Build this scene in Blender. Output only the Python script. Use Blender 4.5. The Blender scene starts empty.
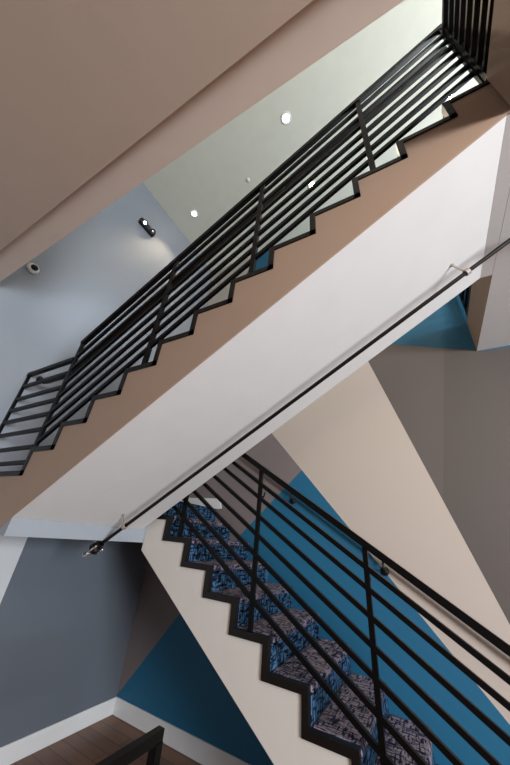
import bpy, bmesh, math, random
from mathutils import Vector, Matrix
random.seed(3)
scene = bpy.context.scene
col = scene.collection
ZO = 1.86            # eye height above the wood floor; shapes below are written relative to the eye

# ---------------------------------------------------------------- camera
cam_d = bpy.data.cameras.new('camera'); cam = bpy.data.objects.new('camera', cam_d); col.objects.link(cam)
RT = Vector((0.8761586768788553, 0.47478279889051334, 0.08323020369783908))
DN = Vector((-0.16619350413894923, 0.4596286807509887, -0.8724226011590499))
FW = Vector((-0.4524662331179096, 0.7505483127079802, 0.4816134738348726))
mw = Matrix((RT, -DN, -FW)).transposed().to_4x4(); mw.translation = (0, 0, ZO)
cam.matrix_world = mw
cam_d.sensor_fit = 'HORIZONTAL'; cam_d.sensor_width = 36; cam_d.lens = 283.881 * 36 / 510
cam_d.clip_start = 0.02
scene.camera = cam

# ---------------------------------------------------------------- light and exposure
world = bpy.data.worlds.new('lobby_daylight'); scene.world = world; world.use_nodes = True
bg = world.node_tree.nodes['Background']
bg.inputs[0].default_value = (1.0, 0.95, 0.90, 1); bg.inputs[1].default_value = 0.10
vs = scene.view_settings
vs.view_transform = 'Standard'; vs.look = 'None'; vs.gamma = 1; vs.use_curve_mapping = False; vs.exposure = 0.5

def area(name, loc, target, sx, sy, power, color):
    d = bpy.data.lights.new(name, 'AREA'); d.shape = 'RECTANGLE'; d.size = sx; d.size_y = sy
    d.energy = power; d.color = color
    o = bpy.data.objects.new(name, d); col.objects.link(o)
    o.location = Vector(loc) + Vector((0, 0, ZO))
    o.rotation_euler = (Vector(target) - Vector(loc)).to_track_quat('-Z', 'Y').to_euler()
    return o
# tall lobby windows behind the camera, an upstairs window in the right wall, an added warm fill light in the lobby
area('lobby_window_light', (6.2, -1.5, 0.45), (-1.4, 1.9, 0.5), 2.6, 1.6, 505, (0.87, 0.93, 1.0))
area('upper_window_light', (4.9, 1.9, 3.0), (-0.6, 1.8, 4.9), 1.0, 2.0, 520, (0.86, 0.93, 0.98))
area('lobby_fill_light', (1.4, -0.6, 1.9), (0.6, 1.6, -0.6), 0.6, 0.6, 25, (1.0, 0.78, 0.58))

# ---------------------------------------------------------------- materials
def mat(name, rgb, rough=0.6, metal=0.0, var=0.04, scale=6.0, bump=0.0, spec=0.5):
    m = bpy.data.materials.new(name); m.use_nodes = True
    nt = m.node_tree; b = nt.nodes['Principled BSDF']
    b.inputs['Roughness'].default_value = rough; b.inputs['Metallic'].default_value = metal
    b.inputs['Specular IOR Level'].default_value = spec
    tc = nt.nodes.new('ShaderNodeTexCoord'); nz = nt.nodes.new('ShaderNodeTexNoise')
    nz.inputs['Scale'].default_value = scale; nz.inputs['Detail'].default_value = 3
    nt.links.new(tc.outputs['Object'], nz.inputs['Vector'])
    mx = nt.nodes.new('ShaderNodeMix'); mx.data_type = 'RGBA'
    mx.inputs[6].default_value = tuple(c * (1 - var) for c in rgb) + (1,)
    mx.inputs[7].default_value = tuple(min(1, c * (1 + var)) for c in rgb) + (1,)
    nt.links.new(nz.outputs['Fac'], mx.inputs[0]); nt.links.new(mx.outputs[2], b.inputs['Base Color'])
    if bump:
        n2 = nt.nodes.new('ShaderNodeTexNoise'); n2.inputs['Scale'].default_value = 220
        nt.links.new(tc.outputs['Object'], n2.inputs['Vector'])
        bp = nt.nodes.new('ShaderNodeBump'); bp.inputs['Strength'].default_value = bump; bp.inputs['Distance'].default_value = 0.002
        nt.links.new(n2.outputs['Fac'], bp.inputs['Height']); nt.links.new(bp.outputs['Normal'], b.inputs['Normal'])
    return m
def emit(name, rgb, strength):
    m = bpy.data.materials.new(name); m.use_nodes = True
    b = m.node_tree.nodes['Principled BSDF']
    b.inputs['Base Color'].default_value = rgb + (1,)
    b.inputs['Emission Color'].default_value = rgb + (1,); b.inputs['Emission Strength'].default_value = strength
    return m
def lin(r, g, b):
    f = lambda c: (c / 255 / 12.92) if c / 255 <= 0.04045 else ((c / 255 + 0.055) / 1.055) ** 2.4
    return (f(r), f(g), f(b))

TAUPE = lin(122, 112, 111); TEAL = lin(24, 97, 131); CREAM = lin(188, 175, 164); BLUE = lin(20, 98, 132)
M = {}
M['white'] = mat('white_paint', lin(214, 211, 208), 0.75, bump=0.1)
M['pale'] = mat('shaded_white_paint', lin(150, 156, 163), 0.75, bump=0.1)  # same white as the stair underside, with shade put into the colour
M['ceiling'] = mat('ceiling_paint', lin(230, 232, 218), 0.85, bump=0.1)
M['cream'] = mat('cream_paint', lin(208, 201, 193), 0.7, bump=0.1)
M['pale_tan'] = mat('pale_tan_paint', lin(228, 208, 192), 0.7, bump=0.1)
M['tan'] = mat('tan_paint', lin(158, 134, 116), 0.7, bump=0.1)
M['taupe_ceiling'] = mat('tan_ceiling_paint', lin(200, 178, 160), 0.8, bump=0.1)
M['grey'] = mat('grey_paint', lin(140, 143, 148), 0.7, bump=0.1)
M['base'] = mat('baseboard_paint', lin(226, 226, 226), 0.45)
M['steel'] = mat('black_steel', lin(8, 7, 7), 0.4, 0.0, var=0.15, scale=30, spec=0.15)
M['bronze'] = mat('dark_bronze_steel', lin(18, 14, 12), 0.42, 0.0, var=0.15, scale=30, spec=0.3)
M['pipe'] = mat('black_pipe_paint', lin(22, 16, 14), 0.45, var=0.1, scale=30, spec=0.25)
M['galv'] = mat('galvanised_metal', lin(160, 148, 138), 0.5, 0.2, var=0.1, scale=40)
M['chrome'] = mat('bright_metal', lin(215, 215, 215), 0.25, 0.9)
M['black'] = mat('black_plastic', lin(14, 14, 15), 0.35)
M['plastic'] = mat('white_plastic', lin(238, 238, 236), 0.4)
M['dome'] = mat('smoked_dome', lin(8, 8, 10), 0.08)
M['lamp'] = emit('warm_lamp_lens', (1.0, 0.86, 0.66), 45)
M['spot'] = emit('small_lamp_lens', (1.0, 0.98, 0.95), 6)
M['dark'] = mat('dark_side_paint', lin(90, 80, 72), 0.7)

def wall_back_material():
    m = bpy.data.materials.new('colour_block_paint'); m.use_nodes = True
    nt = m.node_tree; b = nt.nodes['Principled BSDF']; b.inputs['Roughness'].default_value = 0.62
    L = nt.links.new
    tc = nt.nodes.new('ShaderNodeTexCoord'); sp = nt.nodes.new('ShaderNodeSeparateXYZ'); L(tc.outputs['Object'], sp.inputs[0])
    def math_(op, a, c):
        n = nt.nodes.new('ShaderNodeMath'); n.operation = op
        for i, v in enumerate((a, c)):
            if isinstance(v, (int, float)): n.inputs[i].default_value = v
            else: L(v, n.inputs[i])
        return n.outputs[0]
    X, Z = sp.outputs['X'], sp.outputs['Z']
    def above(p, q):      # 1 above the line p-q on the wall (eye-relative x, z)
        k = (q[1] - p[1]) / (q[0] - p[0])
        return math_('GREATER_THAN', math_('SUBTRACT', Z, math_('MULTIPLY', X, k)), p[1] + ZO - k * p[0])
    inv = lambda a: math_('SUBTRACT', 1.0, a)
    both = lambda a, c: math_('MULTIPLY', a, c)
    def over(base, colr, mask):
        n = nt.nodes.new('ShaderNodeMix'); n.data_type = 'RGBA'
        L(mask, n.inputs[0]); L(base, n.inputs[6]); n.inputs[7].default_value = colr + (1,)
        return n.outputs[2]
    rgb = nt.nodes.new('ShaderNodeRGB'); rgb.outputs[0].default_value = TAUPE + (1,)
    c = rgb.outputs[0]
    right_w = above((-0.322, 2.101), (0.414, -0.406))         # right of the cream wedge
    left_w = above((-1.652, 1.254), (0.261, -0.967))          # right of the cream wedge's left edge
    t1 = inv(above((-3.485, -1.70), (-2.037, 0.03)))
    t2 = inv(above((-2.037, 0.03), (-1.273, 0.764)))
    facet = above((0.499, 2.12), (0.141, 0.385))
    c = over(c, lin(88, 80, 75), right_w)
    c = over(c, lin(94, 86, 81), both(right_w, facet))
    c = over(c, CREAM, both(left_w, inv(right_w)))
    c = over(c, TEAL, both(inv(left_w), both(t1, t2)))
    c = over(c, BLUE, both(right_w, both(above((0.006, 2.331), (0.778, 2.046)), above((0.79, 2.02), (1.6, 2.0)))))
    # upper storey: a teal block between two slanted edges
    storey = above((-3.0, 3.95), (3.0, 3.96))
    c = over(c, lin(196, 190, 182), storey)
    c = over(c, TEAL, both(storey, inv(above((-2.75, 4.0), (-2.35, 5.4)))))
    nz = nt.nodes.new('ShaderNodeTexNoise'); nz.inputs['Scale'].default_value = 220; L(tc.outputs['Object'], nz.inputs['Vector'])
    bp = nt.nodes.new('ShaderNodeBump'); bp.inputs['Strength'].default_value = 0.1; bp.inputs['Distance'].default_value = 0.002
    L(nz.outputs['Fac'], bp.inputs['Height']); L(bp.outputs['Normal'], b.inputs['Normal'])
    L(c, b.inputs['Base Color'])
    return m
def wall_left_material():
    m = bpy.data.materials.new('grey_and_white_paint'); m.use_nodes = True
    nt = m.node_tree; b = nt.nodes['Principled BSDF']; b.inputs['Roughness'].default_value = 0.62
    L = nt.links.new
    tc = nt.nodes.new('ShaderNodeTexCoord'); sp = nt.nodes.new('ShaderNodeSeparateXYZ'); L(tc.outputs['Object'], sp.inputs[0])
    def cmp(v, t, op):
        n = nt.nodes.new('ShaderNodeMath'); n.operation = op; L(v, n.inputs[0]); n.inputs[1].default_value = t; return n.outputs[0]
    mul = nt.nodes.new('ShaderNodeMath'); mul.operation = 'MULTIPLY'
    L(cmp(sp.outputs['Y'], 1.745, 'LESS_THAN'), mul.inputs[0]); L(cmp(sp.outputs['Z'], ZO + 0.1, 'LESS_THAN'), mul.inputs[1])
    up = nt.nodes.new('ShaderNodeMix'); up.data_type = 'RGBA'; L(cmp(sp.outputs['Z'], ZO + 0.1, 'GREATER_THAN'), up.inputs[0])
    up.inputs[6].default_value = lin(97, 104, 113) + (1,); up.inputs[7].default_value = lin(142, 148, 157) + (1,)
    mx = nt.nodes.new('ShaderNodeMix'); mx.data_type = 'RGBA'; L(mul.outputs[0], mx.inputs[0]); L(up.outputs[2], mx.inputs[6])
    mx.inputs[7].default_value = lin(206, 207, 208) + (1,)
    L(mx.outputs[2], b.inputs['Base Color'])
    return m
def wood_material():
    m = bpy.data.materials.new('dark_wood_planks'); m.use_nodes = True
    nt = m.node_tree; b = nt.nodes['Principled BSDF']; b.inputs['Roughness'].default_value = 0.42
    L = nt.links.new
    tc = nt.nodes.new('ShaderNodeTexCoord')
    br = nt.nodes.new('ShaderNodeTexBrick'); br.inputs['Scale'].default_value = 1.0
    br.inputs['Brick Width'].default_value = 1.5; br.inputs['Row Height'].default_value = 0.14; br.inputs['Mortar Size'].default_value = 0.003
    br.inputs['Color1'].default_value = lin(150, 104, 74) + (1,); br.inputs['Color2'].default_value = lin(124, 84, 60) + (1,)
    br.inputs['Mortar'].default_value = lin(40, 28, 22) + (1,)
    L(tc.outputs['Object'], br.inputs['Vector'])
    mp = nt.nodes.new('ShaderNodeMapping'); mp.inputs['Scale'].default_value = (2, 40, 1); L(tc.outputs['Object'], mp.inputs[0])
    nz = nt.nodes.new('ShaderNodeTexNoise'); nz.inputs['Scale'].default_value = 3; nz.inputs['Detail'].default_value = 6; L(mp.outputs[0], nz.inputs['Vector'])
    mx = nt.nodes.new('ShaderNodeMix'); mx.data_type = 'RGBA'; mx.blend_type = 'MULTIPLY'; mx.inputs[0].default_value = 0.6
    L(br.outputs['Color'], mx.inputs[6]); L(nz.outputs['Fac'], mx.inputs[7]); L(mx.outputs[2], b.inputs['Base Color'])
    return m
def carpet_material(name, light, dark, thresh):
    m = bpy.data.materials.new(name); m.use_nodes = True
    nt = m.node_tree; b = nt.nodes['Principled BSDF']; b.inputs['Roughness'].default_value = 0.95; b.inputs['Specular IOR Level'].default_value = 0.1
    L = nt.links.new
    tc = nt.nodes.new('ShaderNodeTexCoord')
    outs = []
    for k, sc in enumerate(((80, 16, 80), (16, 80, 16))):       # short crossed strokes of the woven pattern
        mp = nt.nodes.new('ShaderNodeMapping'); mp.inputs['Scale'].default_value = sc; mp.inputs['Location'].default_value = (3.1 * k, 1.7, 0.6)
        L(tc.outputs['Object'], mp.inputs[0])
        nz = nt.nodes.new('ShaderNodeTexNoise'); nz.inputs['Scale'].default_value = 0.9; nz.inputs['Detail'].default_value = 1
        L(mp.outputs[0], nz.inputs['Vector'])
        rp = nt.nodes.new('ShaderNodeValToRGB'); rp.color_ramp.elements[0].position = thresh; rp.color_ramp.elements[1].position = thresh + 0.16
        L(nz.outputs['Fac'], rp.inputs[0]); outs.append(rp.outputs[0])
    mn = nt.nodes.new('ShaderNodeMath'); mn.operation = 'MINIMUM'; L(outs[0], mn.inputs[0]); L(outs[1], mn.inputs[1])
    mx = nt.nodes.new('ShaderNodeMix'); mx.data_type = 'RGBA'; L(mn.outputs[0], mx.inputs[0])
    mx.inputs[6].default_value = dark + (1,); mx.inputs[7].default_value = light + (1,)
    L(mx.outputs[2], b.inputs['Base Color'])
    bp = nt.nodes.new('ShaderNodeBump'); bp.inputs['Strength'].default_value = 0.5; bp.inputs['Distance'].default_value = 0.004
    L(mn.outputs[0], bp.inputs['Height']); L(bp.outputs['Normal'], b.inputs['Normal'])
    return m
M['wall_back'] = wall_back_material(); M['wall_left'] = wall_left_material(); M['wood'] = wood_material()
M['riser'] = carpet_material('hatched_carpet_blue_lit', lin(72, 112, 148), lin(8, 18, 34), 0.40)  # same carpet as the treads, blue bounce off the teal wall put into its colour
M['tread'] = carpet_material('hatched_carpet_warm_lit', lin(140, 132, 146), lin(30, 34, 54), 0.38)  # same carpet as the risers, warm light from above put into its colour

# ---------------------------------------------------------------- helpers (coordinates are eye-relative; ZO lifts them to the floor)
class MB:
    def __init__(s): s.bm = bmesh.new(); s.mi = 0
    def face(s, vs):
        f = s.bm.faces.new(vs); f.material_index = s.mi; return f
    def box(s, x0, x1, y0, y1, z0, z1):
        v = [s.bm.verts.new((x, y, z)) for x in (x0, x1) for y in (y0, y1) for z in (z0, z1)]
        for q in ((0, 1, 3, 2), (4, 6, 7, 5), (0, 4, 5, 1), (2, 3, 7, 6), (0, 2, 6, 4), (1, 5, 7, 3)): s.face([v[i] for i in q])
        return s
    def prism(s, pts, y0, y1):                      # x-z outline swept along y
        a = [s.bm.verts.new((x, y0, z)) for x, z in pts]; b = [s.bm.verts.new((x, y1, z)) for x, z in pts]
        n = len(pts)
        s.face(a[::-1]); s.face(b)
        for i in range(n): s.face([a[i], a[(i + 1) % n], b[(i + 1) % n], b[i]])
        return s
    def slab(s, pts, z0, z1):                       # x-y outline raised from z0 to z1
        a = [s.bm.verts.new((x, y, z0)) for x, y in pts]; b = [s.bm.verts.new((x, y, z1)) for x, y in pts]
        n = len(pts)
        s.face(a[::-1]); s.face(b)
        for i in range(n): s.face([a[i], a[(i + 1) % n], b[(i + 1) % n], b[i]])
        return s
    def bar(s, p, q, w, h, up=(0, 0, 1)):           # rectangular bar from p to q; w across, h along up
        p, q, up = Vector(p), Vector(q), Vector(up)
        d = (q - p).normalized(); sd = d.cross(up).normalized(); u = sd.cross(d).normalized()
        c = [sd * (w / 2 * i) + u * (h / 2 * j) for i, j in ((-1, -1), (1, -1), (1, 1), (-1, 1))]
        a = [s.bm.verts.new(p + k) for k in c]; b = [s.bm.verts.new(q + k) for k in c]
        s.face(a); s.face(b[::-1])
        for i in range(4): s.face([a[i], b[i], b[(i + 1) % 4], a[(i + 1) % 4]])
        return s
    def tube(s, pts, r, seg=12):
        pts = [Vector(p) for p in pts]; rings = []
        for i, p in enumerate(pts):
            d = (pts[min(i + 1, len(pts) - 1)] - pts[max(i - 1, 0)]).normalized()
            ref = Vector((0, 0, 1)) if abs(d.z) < 0.95 else Vector((1, 0, 0))
            sd = d.cross(ref).normalized(); u = sd.cross(d)
            rr = r[i] if isinstance(r, (list, tuple)) else r
            rings.append([s.bm.verts.new(p + sd * rr * math.cos(t * 2 * math.pi / seg) + u * rr * math.sin(t * 2 * math.pi / seg)) for t in range(seg)])
        for a, b in zip(rings, rings[1:]):
            for i in range(seg): s.face([a[i], a[(i + 1) % seg], b[(i + 1) % seg], b[i]])
        s.face(rings[0][::-1]); s.face(rings[-1])
        return s
    def lathe(s, c, axis, prof, seg=28):            # prof: (radius, distance along axis)
        c, ax = Vector(c), Vector(axis).normalized()
        ref = Vector((0, 0, 1)) if abs(ax.z) < 0.9 else Vector((1, 0, 0))
        e1 = ax.cross(ref).normalized(); e2 = ax.cross(e1); rings = []
        for r, t in prof:
            if r < 1e-6: rings.append([s.bm.verts.new(c + ax * t)])
            else: rings.append([s.bm.verts.new(c + ax * t + (e1 * math.cos(k * 2 * math.pi / seg) + e2 * math.sin(k * 2 * math.pi / seg)) * r) for k in range(seg)])
        for a, b in zip(rings, rings[1:]):
            for k in range(seg):
                j = (k + 1) % seg
                if len(a) == 1 and len(b) == 1: continue
                if len(a) == 1: s.face([a[0], b[k], b[j]])
                elif len(b) == 1: s.face([a[k], a[j], b[0]])
                else: s.face([a[k], a[j], b[j], b[k]])
        return s
    def build(s, name, mats, parent=None, bevel=0.0, smooth=False):
        bm = s.bm
        bmesh.ops.recalc_face_normals(bm, faces=bm.faces)
        if parent is None:
            xs = [v.co for v in bm.verts]
            org = Vector(((min(v.x for v in xs) + max(v.x for v in xs)) / 2, (min(v.y for v in xs) + max(v.y for v in xs)) / 2, min(v.z for v in xs)))
        else:
            r = parent
            while r.parent: r = r.parent
            org = r.location - Vector((0, 0, ZO))
        if s.keep: org = Vector((0, 0, -ZO))
        for v in bm.verts: v.co -= org
        if smooth:
            for f in bm.faces: f.smooth = True
        me = bpy.data.meshes.new(name); bm.to_mesh(me); bm.free()
        o = bpy.data.objects.new(name, me); col.objects.link(o)
        for m in (mats if isinstance(mats, (list, tuple)) else [mats]): me.materials.append(m)
        if parent is None: o.location = org + Vector((0, 0, ZO))
        else: o.parent = parent
        if bevel:
            md = o.modifiers.new('bevel', 'BEVEL'); md.width = bevel; md.segments = 2; md.limit_method = 'ANGLE'
        return o
    keep = False
def thing(name, label, cat, loc, group=None):
    o = bpy.data.objects.new(name, None); col.objects.link(o); o.empty_display_size = 0.1
    o.location = Vector(loc) + Vector((0, 0, ZO)); o['label'] = label; o['category'] = cat
    if group: o['group'] = group
    return o
def tag(o, label, cat, group=None):
    o['label'] = label; o['category'] = cat
    if group: o['group'] = group
    return o
def struct(name, mb, mats, label, cat, world_origin=False, bevel=0.0):
    mb.keep = world_origin
    o = mb.build(name, mats, None, bevel)
    o['kind'] = 'structure'; o['label'] = label; o['category'] = cat
    return o
def by_normal(o, rule):
    for p in o.data.polygons: p.material_index = rule(p.normal, p.center)

# ---------------------------------------------------------------- measured layout (metres, eye at 0)
XL, YB, FL, CE = -3.496, 3.376, -1.86, 5.45         # left wall, back wall, floor, ceiling
YU, YL = 1.08, 2.289                                 # near faces of the upper and the lower flight
XS, SB, ST = 0.79, 2.03, 2.444                      # upper floor slab: edge, underside, top
XR = 5.0
LT, LB, XF = 0.309, -0.12, -2.485                    # landing top, underside, front face
ux = lambda i: -2.585 + 0.284 * i                    # upper flight: riser line and underside of the edge angle
ub = lambda i: 0.269 + 0.1779 * i
lx = lambda j: -2.505 + 0.2774 * (j - 1)             # lower flight
lb = lambda j: 0.094 - 0.1775 * (j - 1)
SL = 0.638

# ---------------------------------------------------------------- structure
struct('floor', MB().box(XL - 0.15, XR + 0.15, -3.0, YB + 0.15, FL - 0.2, FL), M['wood'], 'dark brown wood plank floor in the corner below the landing', 'floor')
struct('wall_back', MB().box(XL - 0.15, XR + 0.15, YB, YB + 0.15, FL, CE), M['wall_back'], 'back wall painted in slanted blocks of teal, cream and taupe', 'wall', True)
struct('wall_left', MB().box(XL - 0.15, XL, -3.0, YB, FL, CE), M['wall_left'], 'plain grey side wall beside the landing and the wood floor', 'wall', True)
struct('wall_right', MB().box(XR, XR + 0.15, 0.45, YB, SB, CE), M['white'], 'side wall of the upper floor at its far end', 'wall')
struct('ceiling', MB().box(XL - 0.15, XR + 0.15, 0.2, YB + 0.15, CE, CE + 0.15), M['ceiling'], 'pale ceiling with round recessed lights above the stairs', 'ceiling')
struct('ceiling_lobby', MB().box(XL, XR + 0.15, -3.0, 0.274, 2.0, SB + 0.28), M['taupe_ceiling'], 'large flat tan soffit overhead filling the top corner', 'ceiling')
struct('beam_front', MB().box(XL, XR + 0.15, 0.27, 0.457, 2.035, CE), M['pale_tan'], 'wide tan header wall overhead across the top of the opening', 'beam')
o = struct('floor_upper', MB().slab([(0.722, 0.459), (XR, 0.459), (XR, YB), (XS, YB), (XS, 1.06), (0.722, 1.06)], SB, ST), [M['white'], M['tan'], M['wood']], 'upper floor slab with white underside and tan edge', 'floor')
by_normal(o, lambda n, c: 2 if n.z > 0.5 else (1 if n.x < -0.5 or n.y < -0.5 else 0))
o = struct('floor_landing', MB().prism([(XL, LB), (XF, LB), (XF, LT), (XL, LT)], YU + 0.012, YB), [M['pale'], M['tan'], M['tread']], 'half landing slab with white front edge against the grey wall', 'landing')
by_normal(o, lambda n, c: 2 if n.z > 0.5 else 0)
struct('baseboard_left', MB().box(XL, XL + 0.016, -3.0, YB, FL, FL + 0.142), M['base'], 'white baseboard under the grey side wall', 'baseboard', bevel=0.004)
struct('baseboard_back', MB().box(XL + 0.016, 1.0, YB - 0.016, YB, FL, FL + 0.142), M['base'], 'white baseboard under the dark teal block of the back wall', 'baseboard', bevel=0.004)
struct('baseboard_landing', MB().prism([(XL + 0.016, LT), (-2.40, LT), (-2.36, LT + 0.01), (-2.40, LT + 0.13), (XL + 0.016, LT + 0.13)], YB - 0.016, YB), M['base'], 'short white baseboard on the landing at the top of the carpeted steps', 'baseboard')

# ---------------------------------------------------------------- lower carpeted flight
low = thing('staircase', 'carpeted staircase with cream side and black stepped edge against the colour-block wall', 'staircase', (-0.9, YL, FL))
NJ = 11
pts = [(XF + 0.005, lb(1))]
for j in range(1, NJ + 1):
    pts.append((lx(j) if j > 1 else XF + 0.005, lb(j))); pts.append((lx(j + 1), lb(j)))
pts = pts[1:]
pts += [(lx(NJ + 1), FL), (-(FL + 1.767) / SL, FL), (XF + 0.005, -SL * (XF + 0.005) - 1.767)]
MB().prism(pts, YL, YL + 0.03).build('stringer', M['cream'], low)
ins = [(x, z) for x, z in pts]
MB().prism(ins, YL + 0.03, YB - 0.002).build('underside', M['cream'], low)
T = 0.043
mb = MB()
for j in range(1, NJ + 1):
    x0 = lx(j) if j > 1 else XF + 0.005
    mb.box(x0, lx(j + 1) + T, YL - 0.012, YL + 0.035, lb(j), lb(j) + T)
    top = lb(j - 1) if j > 1 else LT - T
    mb.box(x0, x0 + T, YL - 0.012, YL + 0.035, lb(j) + T, top)
mb.box(XF + 0.005, XF + 0.05, YL - 0.012, YL + 0.035, LT - T, LT + 0.001)
mb.build('edge_trim', M['bronze'], low)
for j in range(1, NJ + 1):
    x0 = lx(j) + T if j > 1 else XF + 0.045
    # tread with a rounded nose that overhangs the riser below
    r = MB().box(x0 - 0.002, lx(j + 1) + T + 0.012, YL + 0.036, YB - 0.002, lb(j), lb(j) + T).build('tread', M['tread'], low, bevel=0.012)
    top = lb(j - 1) + 0.001 if j > 1 else LT - T
    MB().box(x0 - 0.03, x0, YL + 0.036, YB - 0.002, lb(j) + T - 0.003, top + (0.0 if j > 1 else T)).build('riser', M['riser'], low)

# ---------------------------------------------------------------- upper flight
up = thing('staircase', 'plain staircase overhead with white sloping underside, tan side and black stepped edge', 'staircase', (-0.9, YU, LB))
SOF = lambda x: SL * x + 1.578
prof = [(ux(0), ub(0))]
for i in range(12):
    prof.append((ux(i), ub(i + 1))); prof.append((ux(i + 1) if i < 11 else XS - 0.002, ub(i + 1)))
prof += [(XS - 0.002, SB), ((SB - 1.578) / SL, SB), (XF, SOF(XF)), (XF, LB), (ux(0), LB)]
prof_soff = [p for p in prof[:-4]] + [((SB - 1.578) / SL, SB), (XF + 0.002, SOF(XF + 0.002)), (XF + 0.002, LT - 0.04), (ux(0) + 0.12, LT - 0.04)]
left = XL + 0.002
side = [(left, ub(0))] + prof[:-3] + [(XF, SOF(XF)), (XF - 0.16, LB), (left, LB)]
MB().prism(side, YU, YU + 0.011).build('stringer', M['tan'], up)
o = MB().prism([(XF + 0.002, LT - 0.04)] + [p for p in prof if p[0] > XF + 0.05] [0:0] + 
               [(ux(0) + 0.279, ub(1) - 0.002)] + [q for i in range(1, 12) for q in ((ux(i), ub(i + 1)), (ux(i + 1) if i < 11 else XS - 0.002, ub(i + 1)))] +
               [(XS - 0.002, SB), ((SB - 1.578) / SL, SB), (XF + 0.002, SOF(XF + 0.002))], YU + 0.012, YL - 0.05).build('underside', M['white'], up)
U = 0.036
mb = MB()
mb.box(left, ux(0), YU - 0.01, YU + 0.04, ub(0), ub(0) + U)
for i in range(12):
    mb.box(ux(i) - U, ux(i), YU - 0.01, YU + 0.04, ub(i), ub(i + 1) + U)
    mb.box(ux(i), (ux(i + 1) if i < 11 else XS - 0.01), YU - 0.01, YU + 0.04, ub(i + 1), ub(i + 1) + U)
mb.build('edge_trim', M['bronze'], up)
for i in range(12):
    xe = ux(i + 1) if i < 11 else XS - 0.01
    MB().box(ux(i) - 0.02, xe, YU + 0.041, YL - 0.05, ub(i + 1) + 0.003, ub(i + 1) + U).build('tread', M['tread'], up)
    MB().box(ux(i) - U, ux(i) - 0.004, YU + 0.041, YL - 0.05, ub(i) + U, ub(i + 1) + 0.003).build('riser', M['riser'], up)

# ---------------------------------------------------------------- guard rails
INF, TOPW = 0.029, 0.044
def nose_up(x): return SL * x + 2.144
def nose_lo(x): return 0.132 - SL * (x + 2.227)
def tread_under(x, kind):
    if kind == 'up':
        for i in range(12, 0, -1):
            if x > ux(i - 1): return ub(i)
        return ub(0)
    for j in range(1, NJ + 1):
        if x < lx(j + 1): return lb(j)
    return lb(NJ)
# upper flight
g = thing('guard_rail', 'black multi-bar guard rail climbing beside the overhead staircase', 'railing', (-0.9, YU, 1.2), )
PY = YU + 0.02
UPX = [-2.64, -1.61, -0.772, 0.066, 0.735]
hs_u = [0.07, 0.2, 0.335, 0.475, 0.615, 0.755, 0.9]
for k, x in enumerate(UPX):
    z0 = tread_under(x, 'up') + U if k else LT + 0.0
    if k == 4: z0 = ST
    MB().box(x - 0.018, x + 0.018, PY - 0.012, PY + 0.014, z0, nose_up(x) + 1.06).build('post', M['steel'], g)
for h in hs_u:
    MB().bar((UPX[0], PY, nose_up(UPX[0]) + h), (UPX[4], PY, nose_up(UPX[4]) + h), 0.023, 0.031).build('rail', M['steel'], g)
MB().bar((UPX[0] - 0.01, PY, nose_up(UPX[0]) + 1.055), (UPX[4] + 0.02, PY, nose_up(UPX[4]) + 1.055), 0.04, TOPW).build('top_rail', M['steel'], g)
HY = YU + 0.11
hz = lambda x: nose_up(x) + 0.88
hp = [(0.74, HY, hz(0.74)), (-2.72, HY, hz(-2.72)), (-2.78, HY, 1.262), (-2.86, HY, 1.25), (-3.2, HY, 1.25), (-3.27, HY - 0.01, 1.25), (-3.295, HY - 0.04, 1.25), (-3.28, HY - 0.065, 1.25), (-3.22, PY + 0.012, 1.25)]
MB().tube(hp, 0.023).build('handrail', M['bronze'], g, smooth=True)
for x in UPX[:4]:
    MB().tube([(x, PY + 0.012, hz(x) - 0.06), (x, HY - 0.02, hz(x) - 0.06), (x, HY, hz(x) - 0.015)], 0.007, 8).build('bracket', M['steel'], g, smooth=True)
# landing
g = thing('guard_rail', 'level black guard rail with bars along the half landing edge', 'railing', (-3.06, YU, LT))
for z in (0.066, 0.19, 0.337, 0.475, 0.604, 0.728, 0.877):
    MB().bar((-3.47, PY, LT + z), (-2.66, PY, LT + z), 0.03, INF).build('rail', M['steel'], g)
MB().bar((-3.49, PY, LT + 1.025), (-2.66, PY, LT + 1.025), 0.04, 0.036).build('top_rail', M['steel'], g)
MB().box(-3.492, -3.462, PY - 0.012, PY + 0.014, LT, LT + 1.03).build('post', M['steel'], g)
# upper floor, over the void and toward the header
def floor_guard(label, ys, x):
    g = thing('guard_rail', label, 'railing', (x, sum(ys) / 2, ST))
    y0, y1 = ys
    for h in (0.075, 0.2, 0.335, 0.475, 0.615, 0.755, 0.9):
        MB().bar((x, y0, ST + h), (x, y1, ST + h), 0.03, INF).build('rail', M['steel'], g)
    MB().bar((x, y0, ST + 1.055), (x, y1, ST + 1.055), 0.04, TOPW).build('top_rail', M['steel'], g)
    for y in (y0 + 0.02, y1 - 0.02):
        MB().box(x - 0.014, x + 0.014, y - 0.018, y + 0.018, ST, ST + 1.06).build('post', M['steel'], g)
    return g
floor_guard('black guard rail of close bars on the upper floor edge above the top step', (0.475, 1.085), 0.738)
floor_guard('black guard rail on the upper floor edge beside the blue painted wall', (2.25, 3.36), XS + 0.03)
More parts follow.
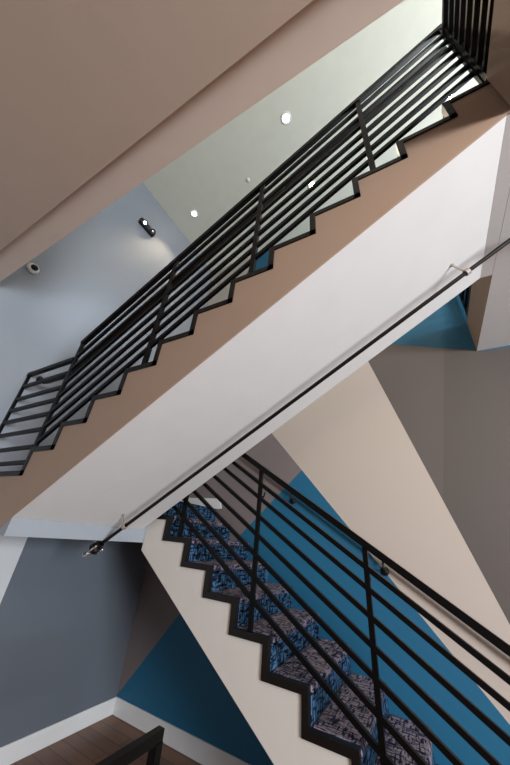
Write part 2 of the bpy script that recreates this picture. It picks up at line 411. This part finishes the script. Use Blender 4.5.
# lower flight
g = thing('guard_rail', 'black sloping guard rail on the open side of the carpeted steps', 'railing', (-0.9, YL, -0.6))
QY = YL + 0.018
LPX = [-2.05, -1.235, -0.405, 0.425]
for x in LPX:
    MB().box(x - 0.016, x + 0.016, QY - 0.012, QY + 0.014, tread_under(x, 'lo') + T, nose_lo(x) + 1.055).build('post', M['steel'], g)
xa, xb = -2.45, 0.55
for h in (0.11, 0.25, 0.395, 0.535, 0.675, 0.815, 0.93):
    xs_ = xa
    MB().bar((-2.05 - 0.2, QY, nose_lo(-2.25) + h), (xb, QY, nose_lo(xb) + h), 0.03, INF).build('rail', M['steel'], g)
MB().bar((-2.05 - 0.2, QY, nose_lo(-2.25) + 1.065), (xb, QY, nose_lo(xb) + 1.065), 0.04, TOPW).build('top_rail', M['steel'], g)
HL = YL + 0.11
MB().tube([(-2.2, HL, nose_lo(-2.2) + 0.915), (xb, HL, nose_lo(xb) + 0.915)], 0.019).build('handrail', M['bronze'], g, smooth=True)
for x in LPX:
    MB().tube([(x, QY + 0.012, nose_lo(x) + 0.83), (x, HL - 0.02, nose_lo(x) + 0.83), (x, HL, nose_lo(x) + 0.87)], 0.007, 8).build('bracket', M['steel'], g, smooth=True)

# wall handrail of the lower flight
wz = lambda x: 0.945 - SL * (x + 2.007)
w = thing('wall_handrail', 'slim dark handrail on brackets along the teal and cream wall', 'handrail', (-0.9, YB, wz(-0.9)))
MB().tube([(-2.45, YB - 0.07, wz(-2.45)), (0.75, YB - 0.07, wz(0.75))], 0.02).build('rail', M['bronze'], w, smooth=True)
for x in (-1.36, -0.43, 0.5):
    z = wz(x)
    MB().tube([(x, YB - 0.02, z - 0.10), (x, YB - 0.055, z - 0.095), (x, YB - 0.07, z - 0.07), (x, YB - 0.07, z - 0.01)], 0.009, 10).lathe((x, YB, z - 0.10), (0, -1, 0), [(0, 0), (0.036, 0), (0.036, 0.012), (0.02, 0.022), (0, 0.022)], 18).build('bracket', M['bronze'], w, smooth=True)

# ---------------------------------------------------------------- low guard on the wood floor
g = thing('floor_rail', 'black flat bar rail end standing on the wood floor at the bottom edge', 'railing', (-1.26, 1.4, FL))
fx, fz = -1.262, -0.83
MB().bar((fx, 1.545, fz), (fx, 0.75, fz), 0.036, 0.042).build('top_rail', M['steel'], g)
for y in (1.525, 0.77):
    MB().box(fx - 0.022, fx + 0.022, y - 0.02, y + 0.02, FL, fz - 0.02).build('post', M['steel'], g)

# ---------------------------------------------------------------- pipe under the sloping soffit
PYp = 1.85
pz = lambda x: 1.764 + 0.6285 * (x - 0.532)
pp = thing('sprinkler_pipe', 'thin black pipe running up the white sloping underside of the stairs', 'pipe', (-1.0, PYp, pz(-1.0)))
MB().tube([(-2.55, PYp, pz(-2.55)), (0.84, PYp, pz(0.84)), (0.87, PYp, pz(0.84) + 0.008), (2.4, PYp, pz(0.84) + 0.01)], 0.0145).build('pipe', M['pipe'], pp, smooth=True)
for x in (-2.269, 0.532):
    mb = MB()
    c = Vector((x, PYp, pz(x))); nrm = Vector((-0.538, 0, 0.843)); gap = (SOF(x) - c.z) * 0.843
    ax = Vector((1, 0, 0.6285)).normalized()
    mb.lathe(c - ax * 0.014, ax, [(0.017, 0), (0.024, 0), (0.024, 0.028), (0.017, 0.028)], 16)
    mb.bar(c + nrm * 0.02, c + nrm * gap, 0.012, 0.006, (0, 1, 0))
    mb.lathe(c + nrm * gap, -nrm, [(0, 0), (0.013, 0), (0.013, 0.006), (0, 0.008)], 14)
    mb.build('hanger', M['galv'], pp)
dirp = Vector((1, 0, 0.618)).normalized()
e = Vector((-2.55, PYp, pz(-2.55)))
MB().lathe(e - dirp * 0.01, dirp, [(0, -0.03), (0.042, -0.03), (0.048, -0.02), (0.048, 0.02), (0.03, 0.03), (0.03, 0.06), (0, 0.06)], 18).build('coupling', M['pipe'], pp, smooth=False)
e2 = e - dirp * 0.03
mb = MB().tube([e2, e2 - dirp * 0.06, e2 - dirp * 0.09 + Vector((-0.01, 0, -0.005))], 0.014, 12)
for a in range(4):
    t = a * math.pi / 2 + 0.4
    off = Vector((0, 1, 0)) * 0.046 * math.cos(t) + dirp.cross(Vector((0, 1, 0))) * 0.046 * math.sin(t)
    mb.tube([e + off - dirp * 0.035, e + off + dirp * 0.05], 0.009, 8)
mb.build('bolts', M['chrome'], pp, smooth=True)
hd = e - dirp * 0.085
mb = MB().lathe(hd, -dirp, [(0.0, 0), (0.02, 0), (0.02, 0.02), (0.011, 0.03), (0.008, 0.05), (0.028, 0.052), (0.028, 0.056), (0, 0.056)], 16)
mb.build('sprinkler_head', M['chrome'], pp, smooth=False)

# ---------------------------------------------------------------- fittings
def downlight(loc, label):
    d = thing('downlight', label, 'ceiling light', loc, 'round recessed downlights in the ceiling')
    x, y, z = loc
    MB().lathe((x, y, z), (0, 0, -1), [(0.052, -0.002), (0.052, 0.004), (0.075, 0.006), (0.08, 0.0), (0.08, -0.002)], 32).build('trim_ring', M['plastic'], d, smooth=True)
    MB().lathe((x, y, z), (0, 0, -1), [(0, 0.001), (0.042, 0.001), (0.042, -0.001), (0, -0.001)], 24).build('lens', M['lamp'], d)
    ld = bpy.data.lights.new('downlight_lamp', 'SPOT'); ld.energy = 60; ld.color = (1.0, 0.80, 0.58); ld.spot_size = math.radians(80); ld.spot_blend = 0.6; ld.shadow_soft_size = 0.05
    lo = bpy.data.objects.new('downlight_lamp', ld); col.objects.link(lo); lo.parent = d; lo.location = (0, 0, -0.03)
    return d
downlight((-0.844, 1.565, CE), 'bright round ceiling downlight nearest the tan header wall, clear of the rails')
downlight((-3.0, 2.086, CE), 'round ceiling downlight close to the grey side wall')
downlight((1.217, 2.342, CE), 'round downlight glaring through the rails near the top step')
downlight((-0.793, 2.594, CE), 'round downlight seen small between the middle bars of the overhead rail')

tag(MB().lathe((-1.759, 2.033, CE), (0, 0, -1), [(0, 0), (0.036, 0), (0.036, 0.006), (0.02, 0.014), (0, 0.014)], 24).build('sprinkler_cover', M['plastic'], smooth=True), 'tiny white round cover plate on the pale ceiling between two downlights', 'sprinkler cover')

# black twin-head emergency light on the grey side wall
y0, z0 = 1.59, 4.617
el = thing('emergency_light', 'black wall light with small bright lamp high on the grey wall', 'emergency light', (XL, y0, z0))
MB().prism([(XL, z0 - 0.06), (XL + 0.07, z0 - 0.055), (XL + 0.085, z0 - 0.01), (XL + 0.07, z0 + 0.05), (XL, z0 + 0.055)], y0 - 0.16, y0 + 0.16).build('housing', M['black'], el, bevel=0.01)
for dy, m in ((-0.09, 'spot'), (0.09, 'chrome')):
    c = (XL + 0.07, y0 + dy, z0 - 0.015); ax = (0.75, 0, -0.65)
    h = MB().lathe(c, ax, [(0, 0), (0.042, 0), (0.05, 0.03), (0.05, 0.04), (0.03, 0.04), (0.028, 0.034), (0, 0.034)], 20).build('lamp_head', M['black'], el)
    MB().lathe(c, ax, [(0, 0.0345), (0.026, 0.0345), (0.022, 0.04), (0, 0.042)], 16).build('lens', M[m], h, smooth=True)

# white dome camera on the grey side wall
y0, z0 = 0.635, 2.495
dc = thing('security_camera', 'small white dome camera with black eye on the grey wall', 'camera', (XL, y0, z0))
MB().lathe((XL, y0, z0), (1, 0, 0), [(0, 0), (0.062, 0), (0.062, 0.02), (0.052, 0.038), (0.036, 0.042), (0, 0.042)], 32).build('housing', M['plastic'], dc, smooth=True)
MB().lathe((XL + 0.04, y0, z0 ), (1, 0, -0.15), [(0.037, 0), (0.035, 0.012), (0.026, 0.024), (0.013, 0.031), (0, 0.033)], 24).build('dome', M['dome'], dc, smooth=True)
